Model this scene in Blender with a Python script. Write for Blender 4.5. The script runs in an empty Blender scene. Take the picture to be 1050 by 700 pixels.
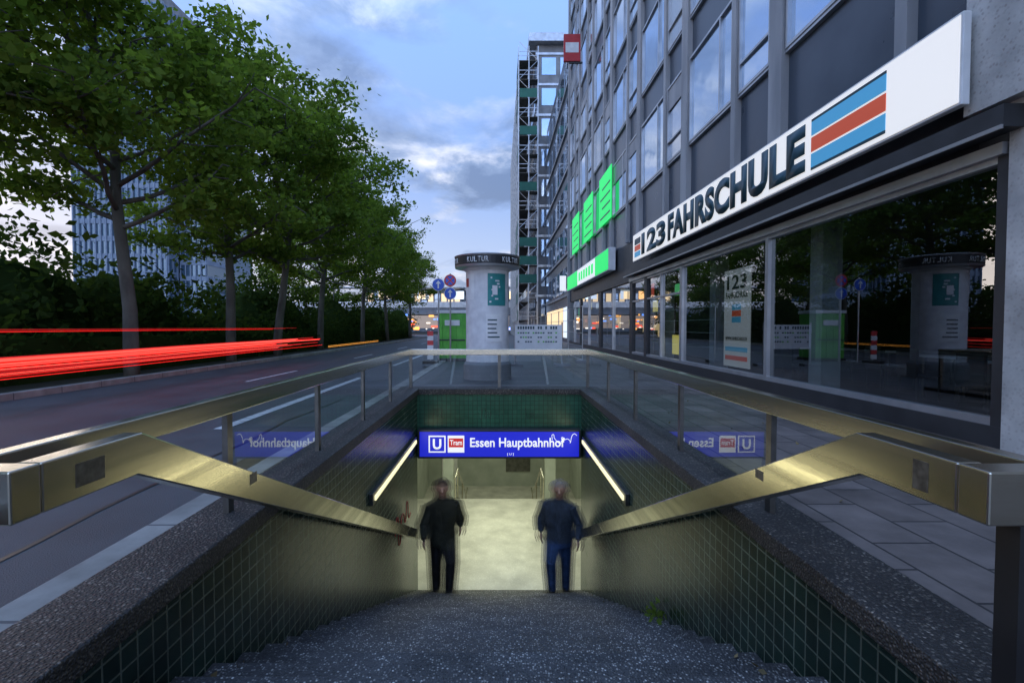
import bpy, bmesh, math, random
import numpy as np
from mathutils import Vector, Matrix, Euler
random.seed(3); rng=np.random.default_rng(3)
S=bpy.context.scene
R=math.radians

# ------------------------------------------------------------ helpers
def link(ob,parent=None):
    S.collection.objects.link(ob)
    if parent is not None: ob.parent=parent
    return ob
def empty(name,loc=(0,0,0)):
    e=bpy.data.objects.new(name,None); e.location=loc; e.empty_display_size=.2
    return link(e)
class NT:
    def __init__(s,nt): s.nt=nt
    def n(s,t,**k):
        nd=s.nt.nodes.new(t)
        for a,b in k.items(): setattr(nd,a,b)
        return nd
    def l(s,a,b): s.nt.links.new(a,b)
    def math(s,op,a,b=None,clamp=False):
        nd=s.nt.nodes.new('ShaderNodeMath'); nd.operation=op; nd.use_clamp=clamp
        for i,x in enumerate((a,b)):
            if x is None: continue
            if isinstance(x,(int,float)): nd.inputs[i].default_value=x
            else: s.l(x,nd.inputs[i])
        return nd.outputs[0]
    def mix(s,f,a,b,bt='MIX'):
        nd=s.nt.nodes.new('ShaderNodeMix'); nd.data_type='RGBA'; nd.blend_type=bt
        for i,x in ((0,f),(6,a),(7,b)):
            if isinstance(x,(int,float)): nd.inputs[i].default_value=x
            elif isinstance(x,tuple): nd.inputs[i].default_value=(*x[:3],1)
            else: s.l(x,nd.inputs[i])
        return nd.outputs[2]
    def ramp(s,f,stops,interp='LINEAR'):
        nd=s.nt.nodes.new('ShaderNodeValToRGB'); cr=nd.color_ramp; cr.interpolation=interp
        while len(cr.elements)<len(stops): cr.elements.new(.5)
        for e,(p,c) in zip(cr.elements,stops):
            e.position=p; e.color=(c,c,c,1) if isinstance(c,(int,float)) else (*c,1)
        s.l(f,nd.inputs[0]); return nd.outputs[0]
def base(name):
    m=bpy.data.materials.new(name); m.use_nodes=True
    t=NT(m.node_tree); p=m.node_tree.nodes['Principled BSDF']
    return m,t,p
def surf(name,c1,c2=None,scale=4,rough=.7,metal=0,bump=0,bscale=40,stretch=(1,1,1),rvar=.1,ior=1.5,emis=None,es=0,alpha=None):
    m,t,p=base(name)
    c2=c2 or tuple(x*.75 for x in c1)
    tc=t.n('ShaderNodeTexCoord'); mp=t.n('ShaderNodeMapping'); mp.inputs['Scale'].default_value=stretch
    t.l(tc.outputs['Object'],mp.inputs[0])
    nz=t.n('ShaderNodeTexNoise'); nz.inputs['Scale'].default_value=scale; nz.inputs['Detail'].default_value=8
    t.l(mp.outputs[0],nz.inputs['Vector'])
    f=t.ramp(nz.outputs[0],[(.35,0.0),(.65,1.0)])
    t.l(t.mix(f,c1,c2),p.inputs['Base Color'])
    r=t.math('ADD',t.math('MULTIPLY',nz.outputs[0],rvar*2),rough-rvar)
    t.l(r,p.inputs['Roughness'])
    p.inputs['Metallic'].default_value=metal; p.inputs['IOR'].default_value=ior
    if alpha is not None: p.inputs['Alpha'].default_value=alpha
    if bump:
        n2=t.n('ShaderNodeTexNoise'); n2.inputs['Scale'].default_value=bscale; n2.inputs['Detail'].default_value=4
        t.l(mp.outputs[0],n2.inputs['Vector'])
        b=t.n('ShaderNodeBump'); b.inputs['Strength'].default_value=bump; b.inputs['Distance'].default_value=.01
        t.l(n2.outputs[0],b.inputs['Height']); t.l(b.outputs[0],p.inputs['Normal'])
    if emis:
        p.inputs['Emission Color'].default_value=(*emis,1); p.inputs['Emission Strength'].default_value=es
        m.cycles.emission_sampling='NONE'
    return m
def emit(name,c,s,samp=False):
    m,t,p=base(name); p.inputs['Base Color'].default_value=(*[x*.6 for x in c],1)
    p.inputs['Emission Color'].default_value=(*c,1); p.inputs['Emission Strength'].default_value=s
    if not samp: m.cycles.emission_sampling='NONE'
    return m
def swz(t,axes):
    tc=t.n('ShaderNodeTexCoord'); sp=t.n('ShaderNodeSeparateXYZ'); cb=t.n('ShaderNodeCombineXYZ')
    t.l(tc.outputs['Object'],sp.inputs[0])
    for i,a in enumerate(axes): t.l(sp.outputs['XYZ'.index(a)],cb.inputs[i])
    return cb.outputs[0],tc
def brick(name,c1,c2,mortar,axes,w,h,ms=.006,rough=.4,offset=.5,bump=.4,ior=1.5,vlo=.55,vhi=1.25,rv=.25,nb=.2):
    m,t,p=base(name); v,tc=swz(t,axes)
    b=t.n('ShaderNodeTexBrick'); b.offset=offset; b.squash=1
    b.inputs['Scale'].default_value=1; b.inputs['Brick Width'].default_value=w; b.inputs['Row Height'].default_value=h
    b.inputs['Mortar Size'].default_value=ms; b.inputs['Mortar Smooth'].default_value=.3
    b.inputs['Color1'].default_value=(*c1,1); b.inputs['Color2'].default_value=(*c2,1); b.inputs['Mortar'].default_value=(*mortar,1)
    t.l(v,b.inputs['Vector'])
    nz=t.n('ShaderNodeTexNoise'); nz.inputs['Scale'].default_value=1.7; nz.inputs['Detail'].default_value=9; nz.inputs['Roughness'].default_value=.65
    t.l(tc.outputs['Object'],nz.inputs['Vector'])
    col=t.mix(1.0,b.outputs['Color'],t.ramp(nz.outputs[0],[(.3,vlo),(.7,vhi)]),'MULTIPLY')
    t.l(col,p.inputs['Base Color'])
    t.l(t.math('ADD',t.math('MULTIPLY',nz.outputs[0],rv),rough-rv*.4),p.inputs['Roughness'])
    p.inputs['IOR'].default_value=ior
    bp=t.n('ShaderNodeBump'); bp.inputs['Strength'].default_value=bump; bp.inputs['Distance'].default_value=.006
    n3=t.n('ShaderNodeTexNoise'); n3.inputs['Scale'].default_value=25; t.l(tc.outputs['Object'],n3.inputs['Vector'])
    hgt=t.math('SUBTRACT',t.math('MULTIPLY',n3.outputs[0],nb),b.outputs['Fac'])
    t.l(hgt,bp.inputs['Height']); t.l(bp.outputs[0],p.inputs['Normal'])
    return m
def speckle(name,dark,light,scale=60,thr=.75,rough=.6,bump=.5,big=.5):
    m,t,p=base(name); tc=t.n('ShaderNodeTexCoord')
    vo=t.n('ShaderNodeTexVoronoi'); vo.inputs['Scale'].default_value=scale; t.l(tc.outputs['Object'],vo.inputs['Vector'])
    sp=t.n('ShaderNodeSeparateColor'); t.l(vo.outputs['Color'],sp.inputs[0])
    f=t.ramp(sp.outputs[0],[(0,0.0),(thr-.25,.12),(thr,.5),(.93,1.0)],'CONSTANT')
    edge=t.ramp(vo.outputs['Distance'],[(.25,1.0),(.6,0.0)])
    f2=t.math('MULTIPLY',f,edge)
    nz=t.n('ShaderNodeTexNoise'); nz.inputs['Scale'].default_value=2.2; nz.inputs['Detail'].default_value=8; t.l(tc.outputs['Object'],nz.inputs['Vector'])
    c=t.mix(f2,dark,light)
    c=t.mix(1.0,c,t.ramp(nz.outputs[0],[(.3,big),(.7,1.3)]),'MULTIPLY')
    t.l(c,p.inputs['Base Color']); p.inputs['Roughness'].default_value=rough
    bp=t.n('ShaderNodeBump'); bp.inputs['Strength'].default_value=bump; bp.inputs['Distance'].default_value=.006
    t.l(edge,bp.inputs['Height']); t.l(bp.outputs[0],p.inputs['Normal'])
    return m
def glassmat(name,tint=(.85,.9,.88),mul=1.0,rough=0.0,pw=4.0):
    m=bpy.data.materials.new(name); m.use_nodes=True; t=NT(m.node_tree); m.node_tree.nodes.clear()
    o=t.n('ShaderNodeOutputMaterial'); mx=t.n('ShaderNodeMixShader'); tr=t.n('ShaderNodeBsdfTransparent'); gl=t.n('ShaderNodeBsdfGlossy')
    tr.inputs[0].default_value=(*tint,1); gl.inputs['Roughness'].default_value=rough; gl.inputs[0].default_value=(.95,.97,1,1)
    lw=t.n('ShaderNodeLayerWeight'); lw.inputs[0].default_value=.5
    r=t.math('POWER',lw.outputs['Facing'],pw)
    f=t.math('ADD',t.math('MULTIPLY',r,.9),.07*mul,clamp=True)
    t.l(f,mx.inputs[0]); t.l(tr.outputs[0],mx.inputs[1]); t.l(gl.outputs[0],mx.inputs[2]); t.l(mx.outputs[0],o.inputs[0])
    return m
class MB:
    def __init__(s): s.v=[];s.f=[];s.mi=[];s.mats=[]
    def m(s,mat):
        if mat not in s.mats: s.mats.append(mat)
        return s.mats.index(mat)
    def box(s,x0,x1,y0,y1,z0,z1,mat):
        if x0>x1:x0,x1=x1,x0
        if y0>y1:y0,y1=y1,y0
        b=len(s.v); s.v+=[(x,y,z) for z in (z0,z1) for y in (y0,y1) for x in (x0,x1)]
        for q in ((0,2,3,1),(4,5,7,6),(0,1,5,4),(2,6,7,3),(0,4,6,2),(1,3,7,5)):
            s.f.append(tuple(b+i for i in q)); s.mi.append(s.m(mat))
    def poly(s,pts,mat):
        b=len(s.v); s.v+=[tuple(p) for p in pts]; s.f.append(tuple(range(b,b+len(pts)))); s.mi.append(s.m(mat))
    def prism_x(s,yz,x0,x1,mat):
        n=len(yz); b=len(s.v); s.v+=[(x0,y,z) for y,z in yz]+[(x1,y,z) for y,z in yz]; k=s.m(mat)
        s.f.append(tuple(b+i for i in range(n))); s.mi.append(k)
        s.f.append(tuple(b+n+i for i in reversed(range(n)))); s.mi.append(k)
        for i in range(n):
            j=(i+1)%n; s.f.append((b+i,b+n+i,b+n+j,b+j)); s.mi.append(k)
    def tube(s,pts,rad,mat,n=8,sx=1.0,sy=1.0,up=None):
        k=s.m(mat); P=[Vector(p) for p in pts]; rings=[]
        pa=None
        for i,p in enumerate(P):
            d=(P[min(i+1,len(P)-1)]-P[max(i-1,0)]); d=d.normalized() if d.length>1e-6 else Vector((0,0,1))
            if pa is None:
                a=up if up is not None else (Vector((1,0,0)) if abs(d.x)<.9 else Vector((0,1,0)))
            else: a=pa
            a=Vector(a); a=(a-d*a.dot(d)).normalized(); c=d.cross(a); pa=a
            r=rad[i] if hasattr(rad,'__len__') else rad
            b=len(s.v)
            for q in range(n):
                t=2*math.pi*q/n; s.v.append(tuple(p+a*math.cos(t)*r*sx+c*math.sin(t)*r*sy))
            rings.append(b)
        for i in range(len(rings)-1):
            for q in range(n):
                s.f.append((rings[i]+q,rings[i]+(q+1)%n,rings[i+1]+(q+1)%n,rings[i+1]+q)); s.mi.append(k)
        s.f.append(tuple(rings[0]+q for q in reversed(range(n)))); s.mi.append(k)
        s.f.append(tuple(rings[-1]+q for q in range(n))); s.mi.append(k)
    def ell(s,c,r,mat,nu=16,nv=10,z0=-1,z1=1):
        k=s.m(mat); b=len(s.v)
        for j in range(nv+1):
            ph=-math.pi/2+math.pi*j/nv
            for i in range(nu):
                th=2*math.pi*i/nu
                s.v.append((c[0]+r[0]*math.cos(ph)*math.cos(th),c[1]+r[1]*math.cos(ph)*math.sin(th),c[2]+r[2]*math.sin(ph)))
        for j in range(nv):
            for i in range(nu):
                s.f.append((b+j*nu+i,b+j*nu+(i+1)%nu,b+(j+1)*nu+(i+1)%nu,b+(j+1)*nu+i)); s.mi.append(k)
    def lathe(s,c,prof,mat,n=48,a0=0,a1=2*math.pi):
        k=s.m(mat); full=abs(a1-a0-2*math.pi)<1e-6; m=n if full else n+1; b=len(s.v)
        for r,z in prof:
            for i in range(m):
                t=a0+(a1-a0)*i/n; s.v.append((c[0]+r*math.cos(t),c[1]+r*math.sin(t),c[2]+z))
        for j in range(len(prof)-1):
            for i in range(n):
                i2=(i+1)%m
                s.f.append((b+j*m+i,b+j*m+i2,b+(j+1)*m+i2,b+(j+1)*m+i)); s.mi.append(k)
    def obj(s,name,parent=None,bevel=0,smooth=False,loc=(0,0,0)):
        me=bpy.data.meshes.new(name); me.from_pydata(s.v,[],s.f)
        for m in s.mats: me.materials.append(m)
        me.polygons.foreach_set('material_index',s.mi)
        if smooth: me.polygons.foreach_set('use_smooth',[True]*len(me.polygons))
        me.update()
        o=bpy.data.objects.new(name,me); o.location=loc; link(o,parent)
        if bevel:
            b=o.modifiers.new('bev','BEVEL'); b.width=bevel; b.segments=2; b.limit_method='ANGLE'
        return o
def text(name,body,loc,rot,w,h,mat,parent,bold=0.0,ext=.004,align_center=False,space=1.0):
    cu=bpy.data.curves.new(name,'FONT'); cu.body=body; cu.size=1; cu.offset=bold; cu.extrude=.0; cu.space_character=space; cu.resolution_u=4
    o=bpy.data.objects.new(name+'_tmp',cu); S.collection.objects.link(o)
    bpy.context.view_layer.update()
    me=bpy.data.meshes.new_from_object(o.evaluated_get(bpy.context.evaluated_depsgraph_get()))
    bpy.data.objects.remove(o)
    n=len(me.vertices); co=np.empty(n*3); me.vertices.foreach_get('co',co); co=co.reshape(-1,3)
    mn=co.min(0); mxx=co.max(0)
    sx=w/(mxx[0]-mn[0]); sy=h/(mxx[1]-mn[1]) if h else sx
    co[:,0]=(co[:,0]-mn[0])*sx; co[:,1]=(co[:,1]-mn[1])*sy; co[:,2]=0
    me.vertices.foreach_set('co',co.ravel()); me.materials.clear(); me.materials.append(mat); me.update()
    ob=bpy.data.objects.new(name,me); ob.location=loc; ob.rotation_euler=rot; link(ob,parent)
    if ext:
        sl=ob.modifiers.new('s','SOLIDIFY'); sl.thickness=ext; sl.offset=1
    return ob
FX=(R(90),0,R(-90))
FY=(R(90),0,0)

# ------------------------------------------------------------ materials
M={}
M['asphalt']=surf('asphalt',(.045,.049,.056),(.078,.082,.088),1.3,.6,bump=.8,bscale=120)
M['asph2']=surf('pavement_asphalt',(.07,.07,.072),(.11,.108,.105),2.5,.6,bump=.6,bscale=110)
M['slab']=brick('pavement_slabs',(.13,.105,.09),(.20,.165,.145),(.035,.03,.028),'YX',.62,.36,.009,.6,.5,.6,vlo=.4)
M['kerb']=brick('kerb_stone',(.27,.26,.235),(.31,.30,.27),(.1,.1,.1),'YX',1.0,5,.012,.7,0,.5)
M['coping']=speckle('coping_aggregate',(.028,.026,.024),(.30,.26,.21),70,.70,.55,1.0)
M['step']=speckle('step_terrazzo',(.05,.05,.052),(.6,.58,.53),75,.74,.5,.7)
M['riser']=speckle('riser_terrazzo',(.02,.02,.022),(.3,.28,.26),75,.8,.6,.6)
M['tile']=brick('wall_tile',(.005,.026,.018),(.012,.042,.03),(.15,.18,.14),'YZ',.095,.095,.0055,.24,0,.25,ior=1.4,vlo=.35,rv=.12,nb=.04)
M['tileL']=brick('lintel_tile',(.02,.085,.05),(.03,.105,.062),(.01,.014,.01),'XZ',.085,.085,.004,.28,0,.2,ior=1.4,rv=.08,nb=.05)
M['steel']=surf('brushed_steel',(.66,.62,.51),(.49,.46,.37),2.2,.23,1,bump=.012,bscale=30,stretch=(1,.15,6),rvar=.14)
M['steeld']=surf('steel_dark',(.2,.2,.19),(.13,.13,.12),6,.4,1)
M['blue']=emit('sign_blue',(.012,.018,.48),.95)
M['white_e']=emit('sign_white_lit',(.9,.92,.95),.75)
M['red_e']=emit('sign_red_lit',(.7,.03,.03),.5)
M['white']=surf('white_paint',(.75,.75,.73),(.62,.62,.6),3,.5)
M['roadpaint']=surf('road_paint',(.7,.7,.68),(.4,.4,.4),9,.6)
M['stone']=speckle('travertine',(.46,.44,.40),(.34,.31,.28),30,.6,.75,.2,.75)
M['dark']=surf('dark_metal',(.02,.021,.023),(.032,.033,.035),3,.45)
M['span']=surf('spandrel_panel',(.042,.056,.075),(.065,.083,.105),1.2,.3)
M['pier']=surf('facade_mullion',(.38,.37,.36),(.25,.25,.25),1.8,.5,stretch=(1,1,.25))
M['alu']=surf('aluminium_frame',(.5,.51,.52),(.38,.39,.4),2,.35,.7)
M['glass']=glassmat('balustrade_glass',(.86,.9,.88),mul=1.3)
M['shopglass']=glassmat('shop_glass',(.42,.47,.47),mul=1.7,pw=2.9)
def upglass(name,c,rough,metal=.5):
    m,t,p=base(name); p.inputs['Base Color'].default_value=(*c,1); p.inputs['Roughness'].default_value=rough; p.inputs['IOR'].default_value=1.9; p.inputs['Metallic'].default_value=metal
    tc=t.n('ShaderNodeTexCoord'); nz=t.n('ShaderNodeTexNoise'); nz.inputs['Scale'].default_value=.9; t.l(tc.outputs['Object'],nz.inputs['Vector'])
    b=t.n('ShaderNodeBump'); b.inputs['Strength'].default_value=.12; b.inputs['Distance'].default_value=.05; t.l(nz.outputs[0],b.inputs['Height']); t.l(b.outputs[0],p.inputs['Normal'])
    return m
M['ug1']=upglass('window_glass_a',(.42,.52,.64),.03,.75)
M['ug2']=upglass('window_glass_b',(.4,.46,.54),.06,.6)
M['ug3']=upglass('window_glass_c',(.42,.44,.46),.12,.4)
M['int']=surf('interior_wall',(.10,.095,.09),(.07,.065,.06),1,.8)
M['intfloor']=surf('interior_floor',(.06,.05,.045),(.04,.035,.03),2,.5)
M['pfloor']=speckle('passage_floor',(.46,.45,.40),(.60,.60,.55),40,.5,.5,.2,.85)
M['pwall']=surf('passage_wall',(.42,.45,.39),(.32,.35,.3),1.5,.5)
M['tube']=emit('fluorescent_tube',(1,.92,.55),1.15)
M['black']=surf('black_plastic',(.012,.012,.013),(.02,.02,.02),3,.45)
M['soil']=surf('verge_soil',(.03,.035,.02),(.05,.045,.03),3,.9,bump=1,bscale=20)
M['bark']=surf('bark',(.07,.062,.05),(.14,.13,.105),3,.9,bump=1,bscale=18,stretch=(1,1,.4))

# ------------------------------------------------------------ world
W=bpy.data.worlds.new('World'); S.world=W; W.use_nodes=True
t=NT(W.node_tree); W.node_tree.nodes.clear()
out=t.n('ShaderNodeOutputWorld'); bg=t.n('ShaderNodeBackground')
sky=t.n('ShaderNodeTexSky'); sky.sky_type='NISHITA'; sky.sun_disc=False; sky.sun_elevation=R(4); sky.sun_rotation=R(-50); sky.air_density=1.0; sky.dust_density=1.0; sky.ozone_density=2.5
tc=t.n('ShaderNodeTexCoord'); sp=t.n('ShaderNodeSeparateXYZ'); t.l(tc.outputs['Generated'],sp.inputs[0])
z=t.math('MAXIMUM',sp.outputs[2],0.0); zz=t.math('ADD',z,.22)
cb=t.n('ShaderNodeCombineXYZ'); t.l(t.math('DIVIDE',sp.outputs[0],zz),cb.inputs[0]); t.l(t.math('DIVIDE',sp.outputs[1],zz),cb.inputs[1])
def wn(scale,det,off,rough=.55,dist=0.0):
    mp=t.n('ShaderNodeMapping'); mp.inputs['Location'].default_value=off; t.l(cb.outputs[0],mp.inputs[0])
    n=t.n('ShaderNodeTexNoise'); n.inputs['Scale'].default_value=scale; n.inputs['Detail'].default_value=det; n.inputs['Roughness'].default_value=rough; n.inputs['Distortion'].default_value=dist
    t.l(mp.outputs[0],n.inputs['Vector']); return n.outputs[0]
n1=wn(1.7,7,(5.3,1.4,0),.52,.2); n2=wn(3.0,8,(2.2,6.2,0),.58,.3)
mask=t.ramp(n1,[(.43,0.0),(.54,1.0)])
hi=t.ramp(n2,[(.38,(.12,.19,.35)),(.5,(.19,.28,.47)),(.60,(.36,.46,.66)),(.70,(.66,.71,.84))])
lo=t.ramp(n2,[(.38,(.15,.22,.38)),(.46,(.25,.34,.53)),(.54,(.62,.67,.81)),(.62,(1.0,.97,1.0))])
ccol=t.mix(t.ramp(z,[(.22,0.0),(.55,1.0)]),lo,hi)
skyc=t.mix(1.0,sky.outputs[0],(.12,.12,.12),'MULTIPLY')
grad=t.ramp(z,[(0,(.92,.86,.92)),(.10,(.54,.66,.93)),(.28,(.26,.42,.82)),(.8,(.16,.30,.70))])
b0=t.mix(.88,skyc,grad)
c=t.mix(t.math('MULTIPLY',mask,.86),b0,ccol)
dt=t.math('ADD',t.math('MULTIPLY',sp.outputs[0],-.8),t.math('MULTIPLY',sp.outputs[1],.5))
gl=t.math('MULTIPLY',t.math('POWER',t.math('MAXIMUM',dt,0.0),4.5),t.ramp(z,[(0,1.0),(.55,0.0)]))
c=t.mix(t.math('MULTIPLY',gl,1.0,True),c,(1.0,.92,.93))
back=t.math('MULTIPLY',t.math('MAXIMUM',t.math('MULTIPLY',sp.outputs[1],-1.0),0.0),2.6)  # extra sky brightness behind the camera, added to light the foreground
zen=t.math('MULTIPLY',t.math('MULTIPLY',z,z),2.6)  # added overhead boost, also there to lift the foreground
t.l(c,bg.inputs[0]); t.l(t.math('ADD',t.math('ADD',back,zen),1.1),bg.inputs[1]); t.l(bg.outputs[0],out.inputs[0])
sl=bpy.data.lights.new('sun','SUN'); sl.energy=.35; sl.angle=R(20); sl.color=(1,.86,.75)
so=bpy.data.objects.new('sun',sl); so.rotation_euler=Vector((-.76,.64,.2)).to_track_quat('Z','Y').to_euler(); link(so)

# ------------------------------------------------------------ camera
cam=bpy.data.cameras.new('camera'); co=bpy.data.objects.new('camera',cam); link(co)
cam.sensor_width=36; cam.lens=17.14; cam.clip_end=3000; cam.clip_start=.05; cam.shift_x=.0124
co.location=(0,0,1.25); co.rotation_euler=(R(90-1.7),0,0); S.camera=co

# ------------------------------------------------------------ ground
HX=1.58; Y0=1.4; YF=9.33; FZ=-3.9
def holed(name,X0,X1,YA,YB,z,mat,hx,ya,yb):
    b=MB()
    b.poly([(X0,YA,z),(X1,YA,z),(X1,ya,z),(X0,ya,z)],mat)
    b.poly([(X0,yb,z),(X1,yb,z),(X1,YB,z),(X0,YB,z)],mat)
    b.poly([(X0,ya,z),(-hx,ya,z),(-hx,yb,z),(X0,yb,z)],mat)
    b.poly([(hx,ya,z),(X1,ya,z),(X1,yb,z),(hx,yb,z)],mat)
    return b.obj(name)
holed('ground',-1500,1500,-600,2500,-.14,M['soil'],1.7,Y0-.05,YF+.2)
b=MB(); b.poly([(-9.0,-60,-.10),(-2.2,-60,-.10),(-2.2,300,-.10),(-9.0,300,-.10)],M['asphalt']); b.obj('road')
b=MB(); b.poly([(-60,68,-.096),(60,68,-.096),(60,84,-.096),(-60,84,-.096)],M['asphalt']); b.obj('cross_road')
b=MB(); b.box(-2.2,-1.95,-20,66,-.13,.02,M['kerb']); b.obj('kerb',bevel=.015)
b=MB(); b.box(-9.2,-9.0,-20,66,-.13,.03,M['kerb']); b.obj('kerb',bevel=.015)
holed('pavement',-1.95,1.98,-20,66,0,M['asph2'],1.6,Y0-.01,YF+.1)
b=MB(); b.poly([(1.98,-20,0),(5.3,-20,0),(5.3,66,0),(1.98,66,0)],M['slab']); b.obj('paved_footway')
b=MB()
for y in (-3.5,7.0,17.5,28,38.5,49): b.poly([(-3.78,y-.6,-.096),(-3.62,y-.6,-.096),(-3.62,y+6,-.096),(-3.78,y+6,-.096)],M['roadpaint'])
for y in range(-6,60,9): b.poly([(-6.3,y,-.096),(-6.2,y,-.096),(-6.2,y+3,-.096),(-6.3,y+3,-.096)],M['roadpaint'])
b.obj('lane_markings')
b=MB(); rs=random.Random(21)
for x,y0,y1 in ((-2.9,-2,9),(-4.9,3,30)):
    yy=y0; xx=x
    while yy<y1:
        x2=xx+rs.uniform(-.05,.05); b.poly([(xx-.02,yy,-.095),(xx+.02,yy,-.095),(x2+.02,yy+.5,-.095),(x2-.02,yy+.5,-.095)],M['black']); xx=x2; yy+=.5
b.box(-2.6,-2.25,4.6,4.95,-.13,-.09,M['steeld']); b.obj('tar_seams')

# ------------------------------------------------------------ stairs
st=empty('subway_staircase')
b=MB(); rr=random.Random(5)
for k in range(26):
    ya=Y0+.31*k; zt=-.15*(k+1)
    if k<25:
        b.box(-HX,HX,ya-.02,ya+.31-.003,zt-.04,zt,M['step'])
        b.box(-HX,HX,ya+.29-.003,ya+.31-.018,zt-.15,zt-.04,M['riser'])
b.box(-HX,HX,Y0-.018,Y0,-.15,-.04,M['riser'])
b.obj('steps',st,bevel=.008)
b=MB(); b.box(-HX,HX,Y0-1.2,Y0+.0,-.04,.008,M['step']); b.obj('top_landing',st,bevel=.006)
b=MB()
for s in (-1,1):
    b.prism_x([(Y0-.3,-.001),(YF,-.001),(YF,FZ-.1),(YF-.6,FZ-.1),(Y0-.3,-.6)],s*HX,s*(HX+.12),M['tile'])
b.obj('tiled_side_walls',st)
b=MB()
for s in (-1,1):
    x0,x1=sorted((s*(HX-.03),s*1.95)); b.box(x0,x1,1.05,YF,-.05,.065,M['coping'])
b.box(-1.95,1.95,YF+.0,YF+.38,-.05,.065,M['coping'])
b.obj('coping',st,bevel=.012)
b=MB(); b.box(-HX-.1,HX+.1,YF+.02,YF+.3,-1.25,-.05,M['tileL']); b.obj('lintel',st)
b=MB()
for s in (-1,1):
    x0,x1=sorted((s*HX,s*(HX-.05)))
    b.box(x0,x1,5.85,8.95,-.92,-.77,M['steeld'])
    x0,x1=sorted((s*(HX-.05),s*(HX-.07)))
    for q in range(2): b.box(x0,x1,5.92+q*1.5,5.92+q*1.5+1.45,-.875,-.815,M['tube'])
    l=bpy.data.lights.new('strip_lamp','AREA'); l.shape='RECTANGLE'; l.size=.08; l.size_y=2.9; l.energy=9; l.color=(1,.95,.55)
    o=bpy.data.objects.new('strip_lamp',l); o.location=(s*(HX-.08),7.4,-.845); o.rotation_euler=(0,s*R(90),0); link(o,st)
b.obj('wall_strip_lights',st,bevel=.004)
b=MB()
PX=3.2
b.box(-PX,PX,YF-.15,14.5,FZ-.2,FZ,M['pfloor'])
for k in range(12): b.box(-PX,PX,14.5+.3*k,14.8+.3*k,FZ-.2-.16*(k+1)-.1,FZ-.16*(k+1),M['pfloor'])
b.box(-PX,PX,18.1,24,FZ-2.2,FZ-2.08,M['pfloor'])
b.box(-PX-.2,-PX,YF,24,-6.2,-1.2,M['pwall']); b.box(PX,PX+.2,YF,24,-6.2,-1.2,M['pwall'])
b.box(-PX,PX,22,22.2,-6.2,-1.2,M['pwall'])
b.box(-PX,PX,YF+.3,24,-1.35,-1.25,M['pwall'])
for s in (-1,1):
    x0,x1=sorted((s*(HX+.12),s*(PX+.2))); b.box(x0,x1,YF-.02,YF+.1,FZ-.1,-1.2,M['pwall'])
for x in (-1.5,1.5): b.box(x-.15,x+.15,14.2,14.5,FZ,-1.35,M['pwall'])
b.obj('passage_shell',st)
b=MB()
for x in (-1.25,1.25):
    b.tube([(x,13.6,FZ+.9),(x,14.5,FZ+.9),(x,18.1,FZ-1.1),(x,18.8,FZ-1.1)],.03,M['steel'],8)
    for y,zb,zt in ((13.7,FZ,FZ+.9),(14.5,FZ,FZ+.9),(16.3,FZ-.96,FZ-.1),(18.1,FZ-2,FZ-1.1)): b.tube([(x,y,zb),(x,y,zt)],.02,M['steel'],8)
b.box(-2.6,-1.9,21.95,22,-5.9,-4.0,M['white']); b.box(.3,1.4,21.95,22,-5.3,-4.4,M['steeld'])
b.obj('passage_handrails',st)
b=MB()
for y in (10.6,12.4,14.0,19.5):
    b.box(-.9,.9,y-.12,y+.12,-1.42,-1.36,M['tube'])
b.obj('ceiling_lamps',st)
for y,e in ((10.4,42),(12.6,58),(14.2,14),(19.0,60)):
    l=bpy.data.lights.new('passage_lamp','AREA'); l.shape='RECTANGLE'; l.size=3.2; l.size_y=.5; l.energy=e; l.color=(.95,1.0,.74)
    o=bpy.data.objects.new('passage_lamp',l); o.location=(0,y,-1.46); link(o,st)

# station sign
sg=empty('station_name_sign')
b=MB(); b.box(-1.54,1.54,YF-.2,YF-.03,-1.23,-.68,M['dark']); b.obj('sign_casing',sg,bevel=.01)
b=MB(); b.box(-1.50,1.50,YF-.212,YF-.2,-1.19,-.72,M['blue'])
b.box(-1.33,-1.01,YF-.217,YF-.212,-1.11,-.79,M['white_e']); b.box(-1.305,-1.035,YF-.221,YF-.217,-1.085,-.815,M['blue'])
b.box(-.97,-.66,YF-.217,YF-.212,-1.11,-.79,M['white_e']); b.box(-.95,-.68,YF-.221,YF-.217,-1.01,-.84,M['red_e'])
b.obj('sign_face',sg)
text('symbol_u','U',(-1.25,YF-.222,-1.05),FY,.16,.2,M['white_e'],sg,.03,.002)
text('symbol_tram','Tram',(-.93,YF-.222,-.97),FY,.23,.1,M['white_e'],sg,.02,.002)
text('station_name','Essen Hauptbahnhof',(-.55,YF-.214,-1.06),FY,1.78,.23,M['white_e'],sg,.02,.003)
text('small_text','[ U ]',(.15,YF-.214,-1.17),FY,.12,.05,M['white_e'],sg,.01,.003)
def scribble(name,pts,r,mat,parent):
    cu=bpy.data.curves.new(name,'CURVE'); cu.dimensions='3D'; sp_=cu.splines.new('BEZIER'); sp_.bezier_points.add(len(pts)-1)
    for bp_,p in zip(sp_.bezier_points,pts): bp_.co=p; bp_.handle_left_type=bp_.handle_right_type='AUTO'
    cu.bevel_depth=r; cu.bevel_resolution=1; cu.materials.append(mat)
    o=bpy.data.objects.new(name,cu); return link(o,parent)
rr=random.Random(9)
scribble('graffiti',[(1.0+.045*i+rr.uniform(-.05,.05),YF-.216,-.86+rr.uniform(-.09,.12)) for i in range(11)],.006,M['white_e'],sg)
M['redpaint']=surf('red_spray',(.5,.03,.03),(.4,.02,.02),3,.5)
scribble('graffiti_red',[(-HX+.004,7.3+.16*i,-1.9+.2*math.sin(i*2.3)+rr.uniform(-.12,.12)) for i in range(9)],.006,M['redpaint'],st)
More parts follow.
